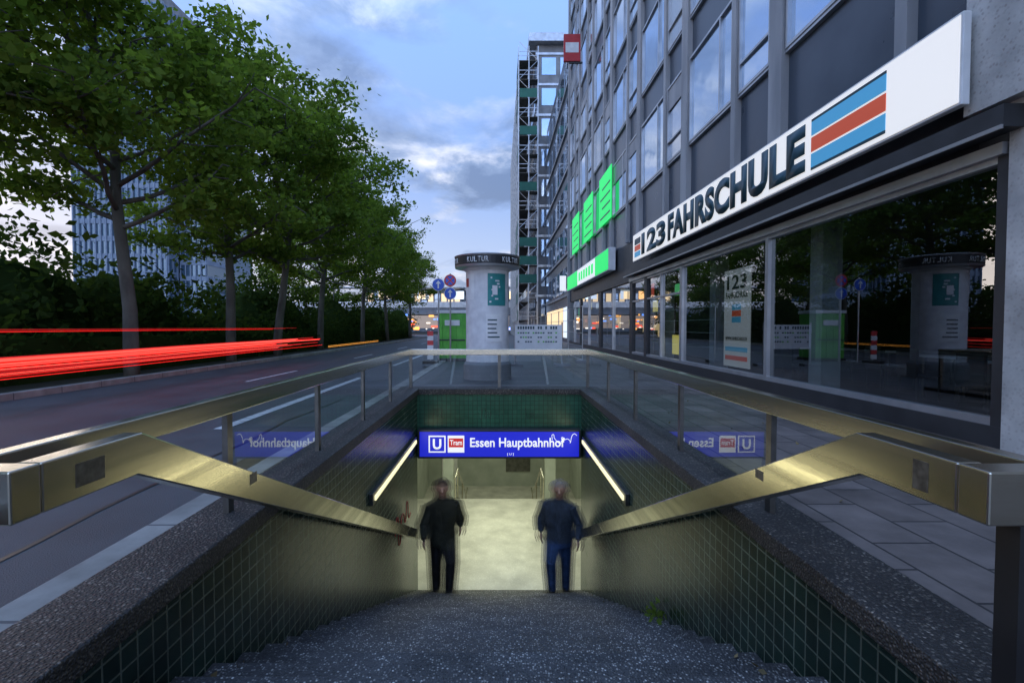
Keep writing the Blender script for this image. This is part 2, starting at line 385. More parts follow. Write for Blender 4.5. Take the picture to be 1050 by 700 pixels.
for q in range(3): scribble('graffiti_lintel',[(-1.3+.9*q+.035*i,YF+.017,-.4+rr.uniform(-.12,.12)) for i in range(8)],.003,M['black'],st)

# ------------------------------------------------------------ railing
rl=empty('stair_railing')
RX=1.74
b=MB()
for s in (-1,1):
    x0,x1=sorted((s*(RX-.035),s*(RX+.035))); b.box(x0,x1,1.56,YF+.2,.70,.817,M['steel'])
b.box(-RX-.035,RX+.035,YF+.2,YF+.27,.70,.817,M['steel'])
b.obj('top_rail',rl,bevel=.006)
b=MB()
for s in (-1,1):
    x0,x1=sorted((s*1.42,s*1.50))
    b.prism_x([(1.50,.67),(1.50,.83),(1.93,.83),(8.40,-2.27),(8.40,-2.43),(1.90,.67)],x0,x1,M['steel'])
    x0,x1=sorted((s*1.42,s*2.15)); b.box(x0,x1,1.40,1.498,.67,.83,M['steel'])
b.obj('handrail',rl,bevel=.006)
b=MB()
for s in (-1,1):
    for y in (3.1,4.65,6.2,7.75): 
        x0,x1=sorted((s*(RX-.018),s*(RX+.018))); b.box(x0,x1,y-.03,y+.03,.06,.70,M['steeld'])
    x0,x1=sorted((s*1.47,s*1.58)); 
    for y in (2.6,4.3,6.0,7.7):
        zt=.83-(y-1.93)*.479-.1; b.box(x0,x1,y-.03,y+.03,zt-.03,zt+.02,M['steeld'])
    x0,x1=sorted((s*1.515,s*1.62)); b.box(x0,x1,1.40 if s>0 else 1.2,1.47 if s>0 else 1.27,0,.67,M['black'])
for x in (-1.74,-.0,1.74): b.box(x-.03,x+.03,YF+.215,YF+.255,.06,.70,M['steeld'])
M['sticker']=surf('worn_sticker',(.10,.09,.075),(.2,.185,.15),30,.45,.6)
b.box(-1.42,-1.4185,1.62,1.74,.71,.79,M['sticker']); b.box(1.4185,1.42,2.6,2.68,.42,.47,M['sticker']); b.box(-1.42,-1.4185,2.75,2.83,.35,.41,M['sticker']); b.box(1.4185,1.42,1.6,1.66,.7,.8,M['sticker'])
b.obj('posts',rl,bevel=.0004)
b=MB()
ys=[3.1,4.65,6.2,7.75,YF+.2]
for s in (-1,1):
    for a,c_ in zip(ys[:-1],ys[1:]):
        b.poly([(s*RX,a+.05,.12),(s*RX,c_-.05,.12),(s*RX,c_-.05,.685),(s*RX,a+.05,.685)],M['glass'])
for a,c_ in ((-1.7,-.04),(.04,1.7)): b.poly([(a,YF+.235,.12),(c_,YF+.235,.12),(c_,YF+.235,.685),(a,YF+.235,.685)],M['glass'])
b.obj('glass_panels',rl)

# ------------------------------------------------------------ shop / office building (right)
bd=empty('office_building')
b=MB()
b.box(5.6,20,-8,36,4.6,27,M['dark'])
rw=random.Random(12)
floors=[(6.2,8.45),(9.55,11.8),(12.95,15.2),(16.4,18.65),(19.85,22.1),(23.3,25.5)]
zprev=4.6
for (za,zb) in floors:
    b.box(5.2,5.6,-8,36,zprev,za,M['span'])
    b.box(5.12,5.2,-8,36,za-.06,za,M['alu']); b.box(5.14,5.2,-8,36,zb,zb+.05,M['alu'])
    zprev=zb
b.box(5.2,5.6,-8,36,zprev,27,M['span'])
P=4.45
e=13.3+5*P
while e>-8:
    for (ya,yb) in ((e-2.45,e),(e-3.95,e-2.72)):
        if ya<-8 or yb>36: continue
        for (za,zb) in floors:
            g=rw.choice([M['ug1'],M['ug1'],M['ug1'],M['ug2'],M['ug3']])
            tx=rw.uniform(-.012,.012); tz=rw.uniform(-.01,.01)
            b.poly([(5.16+tx,yb,za),(5.16-tx,ya,za),(5.16-tx+tz,ya,zb),(5.16+tx+tz,yb,zb)],g)
            for (a1,a2,c1,c2) in ((ya,ya+.06,za,zb),(yb-.06,yb,za,zb)): b.box(5.10,5.2,a1,a2,c1,c2,M['alu'])
            b.box(5.102,5.2,ya+.06,yb-.06,za,za+.06,M['alu']); b.box(5.102,5.2,ya+.06,yb-.06,zb-.06,zb,M['alu'])
            if yb-ya>2: b.box(5.105,5.2,(ya+yb)/2-.6,(ya+yb)/2-.55,za+.06,zb-.06,M['alu'])
            else: b.box(5.105,5.2,ya+.06,yb-.06,za+.6,za+.65,M['alu'])
            if rw.random()<.25: b.box(5.125,5.15,ya+.07,yb-.07,zb-.06-rw.uniform(.3,1.0),zb-.061,M['pier'])
    for (ya,yb) in ((e-2.72,e-2.45),(e-4.45,e-3.95)):
        if ya<-8 or yb>36: continue
        b.box(5.06,5.34,ya+.04,yb-.04,4.6,27,M['pier'])
    e-=P
b.box(5.0,5.6,35.7,36,0,27.2,M['pier'])
b.obj('upper_facade',bd)
b=MB()
b.box(5.12,5.6,-8,4.95,0,3.5,M['stone'])
b.box(5.0,5.19,-8,5.32,3.5,6.13,M['stone'])
b.box(5.12,5.3,4.95,36,0,.22,M['dark'])
b.box(5.18,5.6,5.32,36,3.05,4.6,M['dark'])
b.box(5.08,5.178,4.98,19.2,3.0,3.12,M['alu'])
b.box(4.90,5.115,4.8,19.3,3.2,3.42,M['dark']); b.box(4.88,4.90,4.8,19.3,3.18,3.22,M['alu'])
for y,w in ((5.02,.12),(9.42,.10),(13.85,.16),(15.6,.08),(17.2,.3),(19.1,.4),(22.2,.1),(25,.4),(28.2,.1),(31,.4),(33.5,.1)):
    b.box(5.14,5.3,y-w/2,y+w/2,.22,3.0,M['dark'] if w>.11 and y<6 or w>.25 else M['alu'])
b.box(5.145,5.29,4.95,19.2,.22,.3,M['alu'])
b.box(5.145,5.29,4.95,19.2,2.93,2.998,M['alu'])
b.box(5.15,5.28,13.9,19.2,2.2,2.26,M['alu'])
b.obj('ground_floor_frames',bd)
b=MB(); b.poly([(5.21,4.95,.22),(5.21,36,.22),(5.21,36,3.0),(5.21,4.95,3.0)],M['shopglass']); b.obj('shop_windows',bd)
b=MB()
b.poly([(5.3,4.95,.05),(12,4.95,.05),(12,36,.05),(5.3,36,.05)],M['intfloor'])
b.poly([(12,4.95,.05),(12,36,.05),(12,36,3.1),(12,4.95,3.1)],M['int'])
b.poly([(5.3,4.95,3.1),(12,4.95,3.1),(12,36,3.1),(5.3,36,3.1)],M['int'])
for y in (4.9,13.95,19.2,25.2,31): b.box(5.32,12,y,y+.08,.05,3.1,M['int'])
for y in (8.7,13.0,17.0): b.box(5.75,6.1,y,y+.35,.05,3.1,M['white'])
for i,(x,y) in enumerate(((7.2,6.5),(7.6,8.0),(8.2,9.5),(7.4,11),(8.4,7))):
    b.box(x-.4,x+.4,y-.35,y+.35,.74,.78,M['white'])
    for dx in (-.35,.35):
        for dy in (-.3,.3): b.box(x+dx-.02,x+dx+.02,y+dy-.02,y+dy+.02,.05,.74,M['steeld'])
    b.box(x-.9,x-.5,y-.2,y+.2,.44,.48,M['black']); b.box(x-.92,x-.88,y-.2,y+.2,.48,.9,M['black'])
    for dx in (-.88,-.52):
        for dy in (-.18,.18): b.box(x+dx-.012,x+dx+.012,y+dy-.012,y+dy+.012,.05,.44,M['steeld'])
b.obj('shop_interior',bd)
b=MB(); rs=random.Random(4)
lit=[emit('shop_lit_warm',(1,.72,.4),1.1),emit('shop_lit_white',(.8,.9,1),1.0),emit('shop_lit_green',(.15,.8,.3),.9),emit('shop_lit_yellow',(.95,.8,.2),1.0),emit('shop_lit_red',(.8,.12,.1),.9)]
for i in range(38):
    y=rs.uniform(16,35); w=rs.uniform(.2,.6); zc=rs.uniform(.6,2.4); h=rs.uniform(.2,.6); x=rs.uniform(5.4,7.0)
    b.box(x,x+.05,y,y+w,zc,zc+h,rs.choice(lit))
b.box(5.5,5.54,15.0,15.5,.4,1.0,lit[3])
for y in (20,22,24,27,29,32,34): b.box(6,6.8,y,y+.2,3.0,3.08,lit[1])
b.obj('shop_displays',bd)

# driving school sign
ds=empty('driving_school_sign')
M['signw']=emit('sign_panel_white',(.93,.92,.90),.66)
M['teal']=surf('letter_teal',(.012,.05,.065),(.015,.06,.075),3,.4)
M['sblue']=surf('stripe_blue',(.09,.42,.66),(.09,.42,.66),3,.4,emis=(.09,.42,.66),es=.3)
M['sred']=surf('stripe_red',(.72,.10,.035),(.72,.10,.035),3,.4,emis=(.72,.1,.035),es=.3)
b=MB(); b.box(4.86,4.95,5.2,17.8,3.59,4.56,M['white'])
for y in (6,9,12,15,17): b.box(4.95,5.18,y,y+.08,3.9,4.2,M['dark'])
b.obj('sign_box',ds,bevel=.01)
b=MB(); b.box(4.85,4.86,5.23,17.77,3.62,4.53,M['signw'])
ya,yb=6.2,7.66
for z0,z1,m_ in ((3.68,3.72,'teal'),(3.72,3.93,'sblue'),(3.96,4.18,'sred'),(4.21,4.42,'sblue'),(4.42,4.46,'teal')):
    b.box(4.842,4.85,ya,yb,z0,z1,M[m_])
b.obj('sign_panel',ds)
text('name_letters','FAHRSCHULE',(4.845,14.1,3.70),FX,6.3,.76,M['teal'],ds,.06,.01,space=1.08)
text('number_letters','123',(4.845,16.7,3.70),FX,2.4,.72,M['teal'],ds,.05,.01,space=1.0)
b=MB(); b.box(4.842,4.85,16.85,17.55,3.72,3.9,M['sblue']); b.box(4.842,4.85,16.85,17.55,3.93,4.12,M['sred']); b.box(4.842,4.85,16.85,17.55,4.15,4.36,M['teal']); b.obj('small_logo',ds)
wb=empty('window_banner')
M['bannerw']=surf('banner_white',(.8,.8,.78),(.75,.75,.73),3,.5,emis=(.8,.82,.85),es=.25)
b=MB(); b.box(5.32,5.34,10.35,11.55,.35,2.55,M['bannerw'])
for i,m_ in enumerate(('sblue','sred','sblue')): b.box(5.31,5.32,10.75,11.15,1.35+.14*i,1.48+.14*i,M[m_])
b.box(5.31,5.32,10.45,11.45,.7,.8,M['sblue']); b.box(5.31,5.32,10.45,11.45,.5,.6,M['sred'])
b.obj('banner_panel',wb)
text('banner_number','123',(5.312,11.4,2.1),FX,.9,.32,M['teal'],wb,.02,.003)
text('banner_text','FAHRSCHULE',(5.312,11.45,1.9),FX,1.0,.14,M['teal'],wb,.02,.003)
text('banner_text_low','WWW.FAHRSCHULE.DE',(5.312,11.45,.95),FX,1.0,.08,M['teal'],wb,.02,.003)

gs=empty('shop_sign')
M['green_e']=emit('green_lit',(.02,.80,.16),.9)
b=MB(); b.box(4.8,5.1,21.5,34.5,3.75,4.75,M['white'])
b.box(4.785,4.8,21.6,24.5,3.8,4.7,M['green_e']); b.box(4.785,4.8,24.6,30,3.8,4.7,M['white_e']); b.box(4.785,4.8,30.1,34.4,3.8,4.7,M['green_e'])
for i in range(6): b.box(4.776,4.785,25+i*.8,25.5+i*.8,4.0,4.5,M['green_e'])
b.obj('fascia',gs)
b=MB()
for ya,yb,z0,z1 in ((21.9,24.5,6.15,8.5),(26.3,29,6.15,8.5),(30.8,33.5,6.15,8.5)):
    b.box(4.98,5.01,ya,yb,z0,z1,M['green_e'])
    for j in range(4): b.box(4.97,4.98,ya+.2,yb-.3-.4*(j%2),z0+.3+j*.45,z0+.38+j*.45,M['teal'])
b.obj('window_panels',gs)
hs=empty('hanging_sign'); b=MB()
b.box(4.2,5.05,30,30.12,17.2,17.28,M['dark']); b.box(3.9,4.9,29.95,30.15,17.3,18.9,M['redpaint']); b.box(4.0,4.8,29.94,29.95,17.8,18.4,M['white']); b.obj('panel',hs,bevel=.02)
lb=empty('light_box_sign'); b=MB()
b.box(4.45,4.9,35.9,36.0,3.9,5.0,M['white_e']); b.box(4.9,5.0,35.93,35.97,4.3,4.4,M['dark']); b.obj('panel',lb,bevel=.01)

# ------------------------------------------------------------ scaffolded building
sc=empty('scaffolded_building'); b=MB()
X0,X1,YA,YB,HT=4.2,24,56,96,33
M['conc']=surf('concrete_grey',(.24,.25,.26),(.17,.175,.18),1,.8)
b.box(X0,X1,YA,YB,0,HT,M['conc']); b.box(X0-.9,X1,YA-.9,YB,HT,HT+.9,M['alu'])
for i in range(9):
    z0=2.5+i*3.4
    for j in range(9): b.box(X0+.6+j*2.1,X0+2.2+j*2.1,YA-.06,YA+.02,z0,z0+1.9,M['ug1'])
    for j in range(14): b.box(X0-.06,X0+.02,YA+1+j*2.7,YA+3+j*2.7,z0,z0+1.9,M['ug1'])
    b.box(X0-.1,X1,YA-.1,YA-.061,z0+2.2,z0+2.45,M['alu'])
b.obj('building_body',sc)
b=MB(); rs=random.Random(7)
net=surf('scaffold_net',(.02,.10,.07),(.03,.13,.09),1,.8)
for yy in (53.5,54.8): 
    for xx in (2.1,3.2,4.2):
        b.box(xx-.04,xx+.04,yy-.04,yy+.04,0,31.5,M['alu'])
for yy in np.arange(55,92,2.5):
    for xx in (2.1,3.3): b.box(xx-.04,xx+.04,yy-.04,yy+.04,0,31,M['alu'])
for i in range(15):
    z0=2+i*2
    b.box(2.1,4.2,53.5,54.8,z0-.05,z0,M['bark']); b.box(2.1,3.3,54.8,92,z0-.05,z0,M['bark'])
    b.box(2.08,4.2,53.46,53.5,z0+.9,z0+.95,M['alu']); b.box(2.08,4.2,53.46,53.5,z0+.45,z0+.49,M['alu'])
    b.tube([(2.15,53.48,z0),(4.15,53.48,z0+1.95)] if i%2 else [(4.15,53.48,z0),(2.15,53.48,z0+1.95)],.03,M['alu'],5)
    if rs.random()<.5: b.box(2.07,2.09,53.5,56+rs.random()*10,z0,z0+1.2,net)
    if rs.random()<.25: b.box(2.2,4.1,53.44,53.45,z0+.05,z0+1.0,net)
b.obj('scaffold',sc)
ab=empty('commercial_building'); b=MB()
b.box(5.3,22,36.3,55,0,23,M['span'])
for i in range(6):
    z0=4+i*3.2
    for j in range(6): b.box(5.22,5.32,37+j*3,39.3+j*3,z0,z0+1.9,M['ug1'])
    b.box(5.15,5.25,36.3,55,z0-.4,z0-.2,M['pier'])
b.obj('building_body',ab)
b=MB()
for j in range(5): b.box(5.2,5.29,37+j*3.4,39.6+j*3.4,.4,2.8,random.Random(j).choice(lit[:2]))
b.obj('lit_windows',ab)

# ------------------------------------------------------------ tower left
tw=empty('office_tower'); b=MB()
tg=upglass('tower_glass',(.08,.14,.2),.12,.4); M['tgrid']=surf('tower_grid',(.20,.25,.32),(.15,.19,.25),1,.6)
xa,xb,yA,yB,TH=-78,-61,90,112,60
b.box(xa,xb,yA,yB,0,TH,tg)
for i in range(19):
    z0=i*3.2+1; b.box(xa-.15,xb+.15,yA-.15,yB+.15,z0,z0+.9,M['tgrid'])
for j in range(18):
    x=xa+(xb-xa)*j/17; b.box(x-.12,x+.12,yA-.3,yA,0,TH,M['tgrid'])
for j in range(18):
    y=yA+(yB-yA)*j/17; b.box(xb,xb+.3,y-.12,y+.12,0,TH,M['tgrid'])
b.box(xa+2,xb-2,yA+2,yB-2,TH,TH+4,M['conc'])
b.obj('tower_body',tw)
b=MB()
xa2,xb2=-60.4,-55.5; b.box(xa2,xb2,93,110,0,27,tg)
for i in range(9): b.box(xa2-.1,xb2+.1,92.8,110,i*3+1,i*3+1.9,M['tgrid'])
for j in range(6): b.box(xa2+j*.95-.08,xa2+j*.95+.08,92.7,92.85,0,27,M['tgrid'])
b.obj('tower_wing',tw)

# ------------------------------------------------------------ far end
rb=empty('railway_bridge'); b=MB()
b.box(-60,40,100,108,3.8,5.4,M['conc']); b.box(-60,40,99.8,100,5.2,6.4,M['alu'])
for x in range(-50,40,10): b.box(x-.5,x+.5,101,107,0,3.8,M['conc'])
for x in range(-58,40,6): b.box(x-.07,x+.07,100.2,100.35,6.4,9.5,M['dark'])
b.box(-60,40,100.2,104,9.3,9.55,M['alu'])
b.obj('bridge_deck',rb)
b=MB(); rs=random.Random(8)
le=[emit('lamp_orange',(1,.45,.1),2.0),emit('lamp_white',(1,.9,.75),2.0),emit('lamp_blue',(.15,.35,1),2),emit('lamp_red',(1,.1,.05),2.0)]
for i in range(90):
    x=rs.uniform(-30,3); z0=rs.uniform(.6,3.6); w=rs.uniform(.2,1.3); b.box(x,x+w,99.4,99.5,z0,z0+rs.uniform(.15,.45),rs.choice(le[:2]+le))
for i in range(14):
    x=rs.uniform(-30,3); b.box(x,x+rs.uniform(1,3),100.6,100.7,7.0,8.6,lit[rs.choice((0,1))])
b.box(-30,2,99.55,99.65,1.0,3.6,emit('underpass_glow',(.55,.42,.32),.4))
b.obj('underpass_lamps',rb)
sb=empty('station_building'); b=MB()
b.box(-34,-10,125,150,0,11,M['conc'])
for j in range(14): b.box(-33.5+j*1.7,-32.2+j*1.7,124.9,125.1,6.2,9.8,random.Random(j).choice([M['ug1'],lit[0],M['ug2']]))
b.box(-35,-9,124,150,11,11.5,M['alu']); b.box(-9,10,130,150,0,9,M['conc']); b.box(-9,10,129.9,130,6,8,M['ug2'])
b.obj('building_body',sb)

# ------------------------------------------------------------ advertising column
ac=empty('advertising_column'); b=MB(); cx,cy=-.29,11.9
M['colgrey']=surf('column_plaster',(.72,.72,.72),(.58,.58,.59),5,.7,bump=.3,bscale=30)
b.lathe((cx,cy,0),[(.0,0),(.58,0),(.58,.36),(.55,.4),(.52,.42)],M['conc'])
b.lathe((cx,cy,0),[(.52,.42),(.52,2.58),(.56,2.6),(.60,2.64)],M['colgrey'])
b.lathe((cx,cy,0),[(.60,2.64),(.78,2.66),(.79,2.70)],M['alu'])
b.lathe((cx,cy,0),[(.785,2.70),(.785,2.90)],M['black'])
b.lathe((cx,cy,0),[(.79,2.90),(.8,2.93),(.74,2.95),(0,2.98)],M['alu'])
b.obj('column_body',ac,smooth=False)
def ang(deg): return R(deg)
pst=surf('poster_teal',(.02,.2,.2),(.03,.25,.24),6,.5); psw=surf('poster_white',(.78,.78,.76),(.66,.66,.66),5,.6); psr=surf('poster_red',(.5,.05,.04),(.4,.05,.04),5,.6)
b=MB()
b.lathe((cx,cy,0),[(.526,1.75),(.526,2.50)],pst,16,ang(-88),ang(-35))
rs=random.Random(31)
for i in range(9):
    a=-84+rs.uniform(0,38); z_=1.82+.07*i; b.lathe((cx,cy,0),[(.530,z_),(.530,z_+.035)],psw,6,ang(a),ang(a+rs.uniform(4,12)))
b.lathe((cx,cy,0),[(.530,2.0),(.530,2.22)],psw,10,ang(-76),ang(-62))
b.lathe((cx,cy,0),[(.526,.9),(.526,1.55)],psw,16,ang(-92),ang(-50))
for i in range(5): b.lathe((cx,cy,0),[(.530,1.0+i*.1),(.530,1.03+i*.1)],M['teal'],8,ang(-88),ang(-60+rs.uniform(-8,5)))
b.lathe((cx,cy,0),[(.526,1.9),(.526,2.5)],psw,16,ang(-165),ang(-125)); b.lathe((cx,cy,0),[(.530,2.2),(.530,2.4)],psr,10,ang(-160),ang(-145))
b.obj('posters',ac)
for word,a0 in (('KULTUR',-122),('KULTUR',-60),('KULTUR',-184)):
    for i,ch in enumerate(word):
        a=R(a0+i*6.6); p=(cx+.79*math.cos(a)-.035*-math.sin(a)*1,cy+.79*math.sin(a)-.035*math.cos(a),2.74)
        text('cap_letter',ch,p,(R(90),0,a+R(90)),.07,.12,M['white'],ac,.01,.002)

gc=empty('construction_toilet_cabin'); b=MB(); gm=surf('green_plastic',(.12,.48,.05),(.08,.38,.04),4,.5)
b.box(-2.25,-1.2,17.9,18.9,.1,1.75,gm); b.box(-2.29,-1.16,17.86,18.94,1.75,1.86,M['white']); b.box(-2.3,-1.15,17.85,18.95,0,.1,M['dark'])
for x in (-2.1,-1.85,-1.6,-1.35): b.box(x-.02,x+.02,17.87,17.9,.15,1.7,gm)
b.box(-2.0,-1.45,17.86,17.88,1.3,1.5,M['white']); b.box(-2.2,-1.25,17.855,17.875,.75,.8,M['dark'])
b.obj('cabin',gc,bevel=.02)
def disc(b,c,r,mat,y,n=24): b.poly([(c[0]+r*math.cos(2*math.pi*i/n),y,c[1]+r*math.sin(2*math.pi*i/n)) for i in range(n)],mat)
M['sgb']=surf('sign_blue_film',(.01,.10,.55),(.01,.08,.45),3,.4); M['sgr']=surf('sign_red_film',(.6,.03,.03),(.5,.03,.03),3,.4)
def roundsign(x,y,items):
    e_=empty('traffic_sign'); b=MB()
    b.tube([(x,y+.05,0),(x,y+.05,max(i[1] for i in items)+.25)],.03,M['alu'],8)
    for kind,z_ in items:
        disc(b,(x,z_),.22,M['alu'],y+.015)
        if kind=='stop':
            disc(b,(x,z_),.215,M['sgr'],y); disc(b,(x,z_),.16,M['sgb'],y-.012)
            d=.115; w=.016
            for s in (-1,1):
                b.poly([(x-d-w,y-.02-.004*s,z_-s*d+s*w),(x-d+w,y-.02-.004*s,z_-s*d-s*w),(x+d+w,y-.02-.004*s,z_+s*d-s*w),(x+d-w,y-.02-.004*s,z_+s*d+s*w)],M['sgr'])
        else:
            disc(b,(x,z_),.215,M['white'],y); disc(b,(x,z_),.2,M['sgb'],y-.012)
            b.poly([(x-.025,y-.02,z_-.13),(x+.025,y-.02,z_-.13),(x+.025,y-.02,z_+.03),(x-.025,y-.02,z_+.03)],M['white'])
            b.poly([(x-.09,y-.02,z_+.031),(x+.09,y-.02,z_+.031),(x,y-.02,z_+.14)],M['white'])
    b.obj('pole_and_discs',e_)
roundsign(-2.12,17,[('arrow',2.72)]); roundsign(-1.75,17.4,[('stop',2.9),('arrow',2.44)])
bc=empty('warning_beacon'); b=MB(); x,y=-2.35,16.6
b.box(x-.25,x+.25,y-.15,y+.2,0,.1,M['black'])
for i in range(6): b.box(x-.10,x+.10,y,y+.04,.15+i*.16,.31+i*.16,M['sgr'] if i%2 else M['white'])
b.tube([(x,y+.06,.1),(x,y+.06,1.13)],.02,M['alu'],6); b.obj('beacon',bc)
bb=empty('barrier_banner'); b=MB()
b.box(.5,2.0,15.5,15.53,.55,1.32,M['white'])
for x in (.5,2.0): b.tube([(x,15.54,0),(x,15.54,1.4)],.025,M['alu'],8); b.box(x-.25,x+.25,15.4,15.7,0,.08,M['conc'])
rs=random.Random(3)
for r_ in range(4):
    for q in range(16):
        hh_=.09 if r_==0 else .045
        if rs.random()<.75: b.poly([(.58+q*.08,15.496,1.18-r_*.14),(.58+q*.08+.055,15.496,1.18-r_*.14),(.58+q*.08+.055,15.496,1.18+hh_-r_*.14),(.58+q*.08,15.496,1.18+hh_-r_*.14)],rs.choice([M['teal'],M['teal'],gm]) if r_ else M['teal'])
b.obj('banner',bb)
cf=empty('construction_fence'); b=MB()
for y in np.arange(17,45,3.4):
    b.tube([(2.9,y,0),(2.9,y,2)],.02,M['alu'],6)
for i in range(5): b.tube([(2.9,17,.1+i*.47),(2.9,44.2,.1+i*.47)],.012,M['alu'],5)
b.box(2.7,3.1,16.9,17.3,0,.1,M['conc']); b.obj('fence_panels',cf)

# ------------------------------------------------------------ light trails
lt=empty('light_trails'); b=MB(); rs=random.Random(2)
tr=[emit('trail_red',(1,.012,.008),1.5),emit('trail_red_dim',(.7,.012,.01),.7),emit('trail_pink',(1,.10,.07),1.5),emit('trail_orange',(1,.4,.06),1.2)]
for i in range(15):
    z0=.47+i*.022; xo=rs.uniform(-.15,.1); ye=19.5+rs.uniform(-4,.8)
    pts=[(-7.3+xo+.10*math.sin(q*.5),y_,z0+.004*math.sin(q*1.7+i)+.0045*q) for q,y_ in enumerate(np.linspace(-3,ye,12))]
    b.tube(pts,[rs.uniform(.005,.014)]*12,rs.choice(tr[:3]),6)
for i in range(3):
    pts=[(-7.9,y_,1.17+.02*i-.0*y_) for y_ in np.linspace(-3,17+i,8)]; b.tube(pts,.004,tr[1 if i else 0],5)
for i in range(2): b.tube([(-7.2,y_,.4+.05*i) for y_ in np.linspace(20.5,29,5)],.008,tr[3],6)
b.obj('trails',lt)

# ------------------------------------------------------------ vegetation
def leafmat(name,c1,c2):
    m=bpy.data.materials.new(name); m.use_nodes=True; t=NT(m.node_tree); m.node_tree.nodes.clear()
    o=t.n('ShaderNodeOutputMaterial'); g=t.n('ShaderNodeNewGeometry')
    tc=t.n('ShaderNodeTexCoord'); nz=t.n('ShaderNodeTexNoise'); nz.inputs['Scale'].default_value=.9; nz.inputs['Detail'].default_value=3
    t.l(tc.outputs['Object'],nz.inputs['Vector'])
    f=t.math('ADD',t.math('MULTIPLY',g.outputs['Random Per Island'],.6),t.math('MULTIPLY',t.ramp(nz.outputs[0],[(.35,0.0),(.65,1.0)]),.4))
    c=t.mix(f,c1,c2)
    p=t.n('ShaderNodeBsdfDiffuse'); t.l(c,p.inputs['Color'])
    tl=t.n('ShaderNodeBsdfTranslucent'); t.l(t.mix(1.0,c,(1.6,1.6,.7),'MULTIPLY'),tl.inputs[0])
    mx=t.n('ShaderNodeMixShader'); mx.inputs[0].default_value=.45
    t.l(p.outputs[0],mx.inputs[1]); t.l(tl.outputs[0],mx.inputs[2]); t.l(mx.outputs[0],o.inputs[0]); return m
M['leaf']=leafmat('plane_leaves',(.06,.105,.022),(.20,.28,.055))
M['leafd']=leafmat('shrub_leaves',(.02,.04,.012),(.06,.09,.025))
def leaves_mesh(name,cent,spread,size,mat,seed):
    g=np.random.default_rng(seed); n=len(cent)
    c=cent+g.normal(size=(n,3))*spread
    nrm=g.normal(size=(n,3)); nrm[:,2]+=1.0; nrm/=np.linalg.norm(nrm,axis=1)[:,None]
    a=g.normal(size=(n,3)); a-=nrm*(a*nrm).sum(1)[:,None]; a/=np.linalg.norm(a,axis=1)[:,None]
    bb_=np.cross(nrm,a); s=(size*g.uniform(.6,1.25,n))[:,None]
    v=np.stack([c-a*s,c-a*s*.1+bb_*s*.62-nrm*s*.15,c+a*s,c-a*s*.1-bb_*s*.62-nrm*s*.15],1).reshape(-1,3)
    me=bpy.data.meshes.new(name); me.vertices.add(4*n); me.vertices.foreach_set('co',v.ravel())
    me.loops.add(4*n); me.loops.foreach_set('vertex_index',np.arange(4*n,dtype=np.int32))
    me.polygons.add(n); me.polygons.foreach_set('loop_start',np.arange(0,4*n,4,dtype=np.int32)); me.polygons.foreach_set('loop_total',np.full(n,4,dtype=np.int32))
    me.materials.append(mat); me.update(calc_edges=True); me.validate(); return me
def tree_meshes(seed,H=12.5,CR=4.5,zb=4.8,per=44,lsize=.112,nl=29):
    r=random.Random(seed); b=MB(); clumps=[]
    def path(p,d,L,n,curl,jit):
        pts=[p.copy()]; d=d.normalized()
        for i in range(n):
            d=(d+Vector((r.uniform(-jit,jit),r.uniform(-jit,jit),r.uniform(-jit,jit)+curl))).normalized(); p=p+d*L/n; pts.append(p.copy())
        return pts,d
    tr_,_=path(Vector((0,0,-.2)),Vector((r.uniform(-.07,.07),r.uniform(-.07,.07),1)),H*.93,12,.02,.08)
    b.tube(tr_,[.18*(1-i/12.6)+.02 for i in range(13)],M['bark'],10)
    def at(pts,t):
        x=t*(len(pts)-1); i=min(int(x),len(pts)-2); return pts[i].lerp(pts[i+1],x-i)
    for i in range(nl):
        u=i/(nl-1); z0=zb-.9+(H*.88-zb)*u; p0=at(tr_,min(.98,(z0+.2)/(H*.93)))
        prof=math.sin(math.pi*min(1,(.22+.72*u)))**.7
        L=CR*prof*r.uniform(.6,1.2); az=i*2.4+r.uniform(-.4,.4); el=R(12+45*u+r.uniform(-8,10))
        d=Vector((math.cos(az)*math.cos(el),math.sin(az)*math.cos(el),math.sin(el)))
        lp,_=path(p0,d,L,6,.03,.16)
        rb_=.07*(1-.6*u)
        b.tube(lp,[rb_*(1-q/7.5)+.006 for q in range(7)],M['bark'],6)
        for j in range(6):
            tt=.32+.68*j/5; q0=at(lp,tt); a2=az+r.choice((-1,1))*r.uniform(.5,1.3); e2=r.uniform(-.35,.6)
            L2=L*.34*(1.2-tt*.5)*r.uniform(.7,1.3)
            sp_,_=path(q0,Vector((math.cos(a2)*math.cos(e2),math.sin(a2)*math.cos(e2),math.sin(e2))),L2,4,-.03,.2)
            b.tube(sp_,[.02*(1-q/5)+.004 for q in range(5)],M['bark'],5)
            for kk in range(3):
                c_=at(sp_,.4+.3*kk)+Vector((r.uniform(-.28,.28),r.uniform(-.28,.28),r.uniform(-.2,.2)))
                if r.random()<.82: clumps.append(c_)
    C=np.array([tuple(c) for c in clumps]); C=np.repeat(C,per,0)
    wood=b.obj('tmpwood'); wm=wood.data; bpy.data.objects.remove(wood)
    wm.polygons.foreach_set('use_smooth',[True]*len(wm.polygons))
    lm=leaves_mesh('leaves',C,np.array([.31,.31,.15]),lsize,M['leaf'],seed)
    return wm,lm
V=[tree_meshes(s,H=h_) for s,h_ in ((1,12.6),(2,12.8),(3,12.2))]
def tree(v,x,y,rot,sc_=1.0):
    e_=empty('plane_tree',(x,y,-.1)); e_.rotation_euler=(0,0,rot); e_.scale=(sc_,)*3
    for nm,me in (('trunk_and_limbs',V[v][0]),('foliage',V[v][1])): link(bpy.data.objects.new(nm,me),e_)
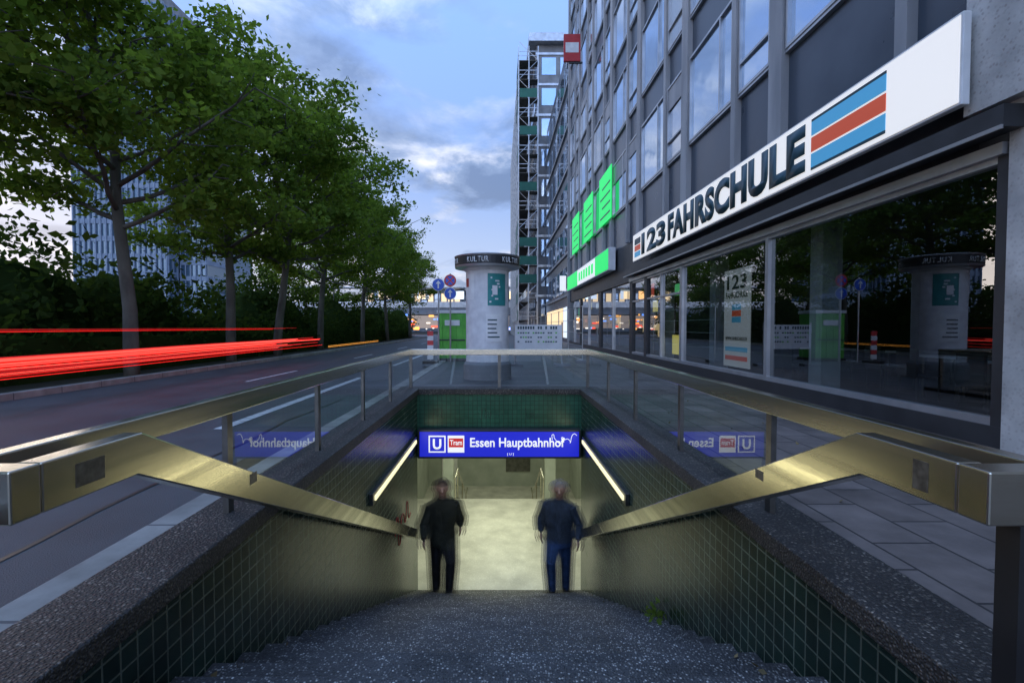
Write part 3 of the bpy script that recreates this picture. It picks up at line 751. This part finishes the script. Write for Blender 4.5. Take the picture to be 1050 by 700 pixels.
for v,x,y,rot,s_ in ((0,-10.5,13.9,.3,1.06),(1,-10.9,19.8,1.2,1.03),(2,-10.6,23.3,2.5,1.06),(0,-11.2,30.5,4,1.04),(1,-10.8,38.5,5,1.0),(2,-11,48,1,.96),(0,-10.8,59,2,.92),(2,-17,44,0,1.05),
    (1,-11.6,8.2,3.6,1.1),(2,-12,-3,.8,1.0),(0,-11.5,-12,2.2,1.0)):
    tree(v,x,y,rot,s_)
sh=empty('shrubbery'); g=np.random.default_rng(5)
n=700; cy_=g.uniform(-14,75,n); cx_=g.uniform(-17.5,-12.4,n); hh=2.5+1.0*np.sin(cy_*.45)+.8*np.sin(cy_*1.3+1)+ (cx_<-14)*.7; cz_=g.uniform(0.2,1,n)**.7*hh
C=np.repeat(np.stack([cx_,cy_,cz_],1),44,0)
link(bpy.data.objects.new('foliage',leaves_mesh('shrub',C,np.array([.45,.5,.4]),.15,M['leafd'],8)),sh)
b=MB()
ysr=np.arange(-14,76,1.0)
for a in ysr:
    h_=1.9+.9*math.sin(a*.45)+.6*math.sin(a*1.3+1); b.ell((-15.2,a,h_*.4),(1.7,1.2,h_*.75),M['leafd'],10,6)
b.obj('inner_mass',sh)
hd=empty('hedge'); n=420; cy_=g.uniform(-14,64,n); C=np.repeat(np.stack([g.uniform(-12.2,-11.4,n),cy_,g.uniform(0,1.05,n)],1),50,0)
link(bpy.data.objects.new('foliage',leaves_mesh('hedge',C,np.array([.2,.35,.12]),.08,M['leafd'],9)),hd)
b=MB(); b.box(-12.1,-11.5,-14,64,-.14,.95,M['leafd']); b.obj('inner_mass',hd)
dtb=empty('distant_trees'); n=420; C=np.repeat(np.stack([g.uniform(-120,-36,n),g.uniform(115,135,n),g.uniform(0,1,n)**.8*9],1),30,0)
link(bpy.data.objects.new('foliage',leaves_mesh('dt',C,np.array([1.6,1.5,1.1]),.7,M['leafd'],11)),dtb)
wd=empty('weed_plant'); C=np.repeat(np.array([[1.5,4.45,-1.45],[1.44,4.5,-1.42],[1.48,4.6,-1.46]]),9,0)
link(bpy.data.objects.new('leaves',leaves_mesh('weed',C,np.array([.05,.05,.03]),.035,M['leaf'],12)),wd)
lf=empty('fallen_leaves'); P_=[]
for i in range(60):
    k=g.integers(2,24); s_=g.choice((-1,1)); P_.append((s_*(HX-.04-abs(g.normal())*.12),Y0+.31*k+g.uniform(.03,.28),-.15*(k+1)+.012))
for i in range(40): P_.append((g.uniform(2.0,4.9),g.uniform(2,14),.012))
link(bpy.data.objects.new('leaves',leaves_mesh('litter',np.array(P_),np.array([.0,.0,.002]),.022,surf('dry_leaf',(.22,.16,.07),(.12,.09,.04),9,.8),13)),lf)

# ------------------------------------------------------------ people
def person(name,loc,scale,jacket,trouser,shoe,hair,skin,lead=1,turn=0.0,armsw=.1,bulk=1.0,hem=.80,elb=0.0,ghost=None,smear=()):
    e_=empty(name,loc); e_.scale=(scale,)*3; e_.rotation_euler=(0,0,turn)
    b=MB(); mm=skin
    secs=[(.80,.178,.14),(.86,.182,.142),(.95,.178,.14),(1.05,.172,.134),(1.15,.178,.136),(1.28,.198,.144),(1.38,.21,.138),(1.44,.2,.12),(1.49,.13,.095),(1.52,.075,.07)]
    secs=[(z_,rx*(bulk if z_<1.45 else 1),ry*(bulk if z_<1.45 else 1)) for z_,rx,ry in secs]
    b.lathe((0,0,0),[(0,.80)]+[(s_[1],s_[0]) for s_ in secs]+[(0,1.53)],mm,28)
    for i,v in enumerate(b.v):
        z_=v[2]; f=np.interp(z_,[s_[0] for s_ in secs],[s_[2]/s_[1] for s_ in secs]); th=math.atan2(v[1],v[0])
        w=1+.018*math.sin(th*3+z_*23)*(z_<1.4)+.02*math.sin(z_*41+th)*(z_<1.4)
        b.v[i]=(v[0]*w,v[1]*f*w+(.012 if 1.2<z_<1.45 else 0),z_)
    b.tube([(0,.005,1.46),(0,-.005,1.62)],[.062,.055],mm,16)
    b.tube([(0,.0,1.47),(0,-.004,1.54)],[.092,.078],mm,16)
    b.ell((0,-.012,1.70),(.075,.092,.105),mm,24,16); b.ell((0,-.03,1.635),(.055,.06,.055),mm,16,10)
    b.tube([(0,-.098,1.705),(0,-.118,1.672),(0,-.1,1.665)],[.01,.015,.01],mm,8)
    b.ell((.078,0,1.69),(.012,.02,.032),mm); b.ell((-.078,0,1.69),(.012,.02,.032),mm)
    b.ell((0,.012,1.725),(.088,.1,.1),mm,24,16)
    def leg(sx,ank,knee):
        hip=(sx*.09,0,.92)
        b.tube([(sx*.085,0,.97),hip,(np.array(hip)*.5+np.array(knee)*.5+np.array((0,-.01,0))),knee,(np.array(knee)*.55+np.array(ank)*.45+np.array((0,.02,0))),ank],[.09,.1,.088,.07,.066,.056],mm,14)
        b.tube([ank,(ank[0],ank[1],ank[2]-.02)],[.056,.058],mm,12)
        x,y,z_=ank; y0=y+.07
        b.tube([(x,y0,z_-.045),(x,y0-.06,z_-.04),(x+sx*.01,y0-.15,z_-.052),(x+sx*.015,y0-.24,z_-.062),(x+sx*.015,y0-.275,z_-.066)],[.035,.045,.045,.036,.02],mm,12,sx=1.05,sy=.75)
    st_=.15/scale
    leg(lead,(lead*.10,-.25,.09+st_),(lead*.12,-.29,.63)); leg(-lead,(-lead*.10,.05,.09),(-lead*.10,-.01,.50))
    def arm(s_,sw):
        sh_=np.array((s_*.19,.005,1.43)); el_=np.array((s_*(.275+elb),.04-sw*.4,1.15)); wr=np.array((s_*(.285+elb*.4),-.05-sw,.91+abs(sw)*.45))
        b.tube([sh_,sh_*.5+el_*.5,el_,el_*.5+wr*.5,wr+np.array((0,0,.02))],[.076,.066,.058,.052,.042],mm,14)
        d=(wr-el_); d/=np.linalg.norm(d)
        b.tube([wr-d*.02,wr+d*.03,wr+d*.07,wr+d*.1],[.026,.034,.038,.03],mm,12,sx=.5,sy=1.1,up=Vector((1,0,0)))
        for q,(oy,ln) in enumerate(((-.03,.062),(-.01,.075),(.01,.07),(.029,.055))):
            p0=wr+d*.095+np.array((0,oy,0)); p1=p0+d*ln*.5+np.array((-s_*.006,0,0)); p2=p1+d*ln*.42+np.array((-s_*.02,0,0))
            b.tube([p0,p1,p2],[.0092,.0085,.007],mm,8)
        p0=wr+d*.03+np.array((-s_*.005,-.03,0)); b.tube([p0,p0+d*.03+np.array((0,-.025,0)),p0+d*.065+np.array((-s_*.005,-.032,0))],[.013,.011,.008],mm,8)
        return wr
    w1=arm(1,-armsw*lead); w2=arm(-1,armsw*lead)
    o=b.obj('tmp'); 
    rm=o.modifiers.new('r','REMESH'); rm.mode='VOXEL'; rm.voxel_size=.0065
    sm=o.modifiers.new('s','SMOOTH'); sm.iterations=3; sm.factor=.5
    bpy.context.view_layer.update()
    me=bpy.data.meshes.new_from_object(o.evaluated_get(bpy.context.evaluated_depsgraph_get())); bpy.data.objects.remove(o)
    me.materials.clear()
    for m_ in (skin,hair,jacket,trouser,shoe): me.materials.append(m_)
    n=len(me.polygons); ce=np.empty(n*3); me.polygons.foreach_get('center',ce); ce=ce.reshape(-1,3); x,y,z_=ce.T
    idx=np.full(n,2)
    idx[z_>1.545]=0
    idx[(z_>1.545)&((z_>1.755)|((y>.0)&(z_>1.62)&(np.abs(x)<.074))|((y>.02)&(z_>1.6)))]=1
    idx[(z_<hem)&(np.abs(x)<.215)]=3
    for s_,w_ in ((1,w1),(-1,w2)):
        d_=np.sqrt((x-w_[0])**2+(y-w_[1])**2+(z_-w_[2])**2); idx[(d_<.22)&(z_<w_[2]+.0)&(x*s_>.2)]=0
    for s_,zz_ in ((lead,.09+st_),(-lead,.09)):
        sel=(np.sign(x)==s_)&(z_<zz_-.015)&(np.abs(x)<.22); idx[sel]=4
    idx=idx.astype(np.int32)
    me.polygons.foreach_set('material_index',idx); me.polygons.foreach_set('use_smooth',[True]*n); me.update()
    lean=.06
    for v in me.vertices:
        zc=v.co.z
        if zc>.85:
            v.co.y-=lean*(zc-.85); tw=.22*lead*min(1,(zc-.85)/.5)*(1 if zc<1.5 else max(0,1-(zc-1.5)/.1)); cx_,sx_=math.cos(tw),math.sin(tw)
            v.co.x,v.co.y=v.co.x*cx_-v.co.y*sx_,v.co.x*sx_+v.co.y*cx_
    me.update()
    link(bpy.data.objects.new('body',me),e_)
    b=MB(); off=-lean*.85
    for s_ in (-1,1): b.ell((s_*.03,-.094+off,1.705),(.012,.008,.006),M['black'])
    b.ell((0,-.09+off*.95,1.645),(.022,.008,.004),M['lips'])
    b.obj('eyes_and_mouth',e_)
    # long-exposure smear of the moving figure (same idea as the light trails)
    if smear:
        gm_=me.copy(); gm_.materials.clear()
        for m_ in (skin,hair,jacket,trouser,shoe): gm_.materials.append(ghost[m_.name])
        gm_.polygons.foreach_set('material_index',idx); gm_.update()
        for i,(dx,dy,dz) in enumerate(smear):
            o=bpy.data.objects.new('motion_smear_%d'%i,gm_); o.location=(dx,dy,dz); link(o,e_)
    return e_
M['lips']=surf('lips',(.3,.1,.09),(.25,.08,.08),3,.5)
GH={}
def gmat(n,c,c2,sc_,ro):
    m=surf(n,c,c2,sc_,ro,bump=.5,bscale=22); GH[n]=surf(n+'_smear',c,c2,sc_,ro,alpha=.22); return m
skin=gmat('skin',(.42,.25,.18),(.34,.2,.14),5,.5)
def cloth(n,c): return gmat(n,c,tuple(q*.5 for q in c),12,.85)
shoe=gmat('shoe_black',(.012,.012,.013),(.02,.02,.02),3,.5)
SM=((-.09,.01,.01),(-.055,.0,.02),(.05,-.01,.02),(.085,-.01,.015),(.02,0,.055),(-.03,0,.04))
person('man_walking_upstairs',(-1.03,8.72,-3.6),1.15,cloth('coat_dark',(.04,.044,.03)),cloth('trousers_black',(.02,.02,.022)),shoe,gmat('hair_brown',(.06,.04,.025),(.04,.025,.015),20,.7),skin,1,.12,.2,bulk=1.08,elb=.03,ghost=GH,smear=SM)
person('woman_walking_upstairs',(1.09,8.72,-3.6),1.14,cloth('quilted_jacket_navy',(.05,.072,.11)),cloth('jeans_blue',(.035,.08,.20)),shoe,gmat('hair_grey',(.3,.28,.25),(.2,.18,.16),20,.7),skin,-1,-.16,.1,bulk=1.12,hem=.88,elb=.04,ghost=GH,smear=SM)

S.view_settings.view_transform='Standard'; S.view_settings.look='None'; S.view_settings.exposure=0
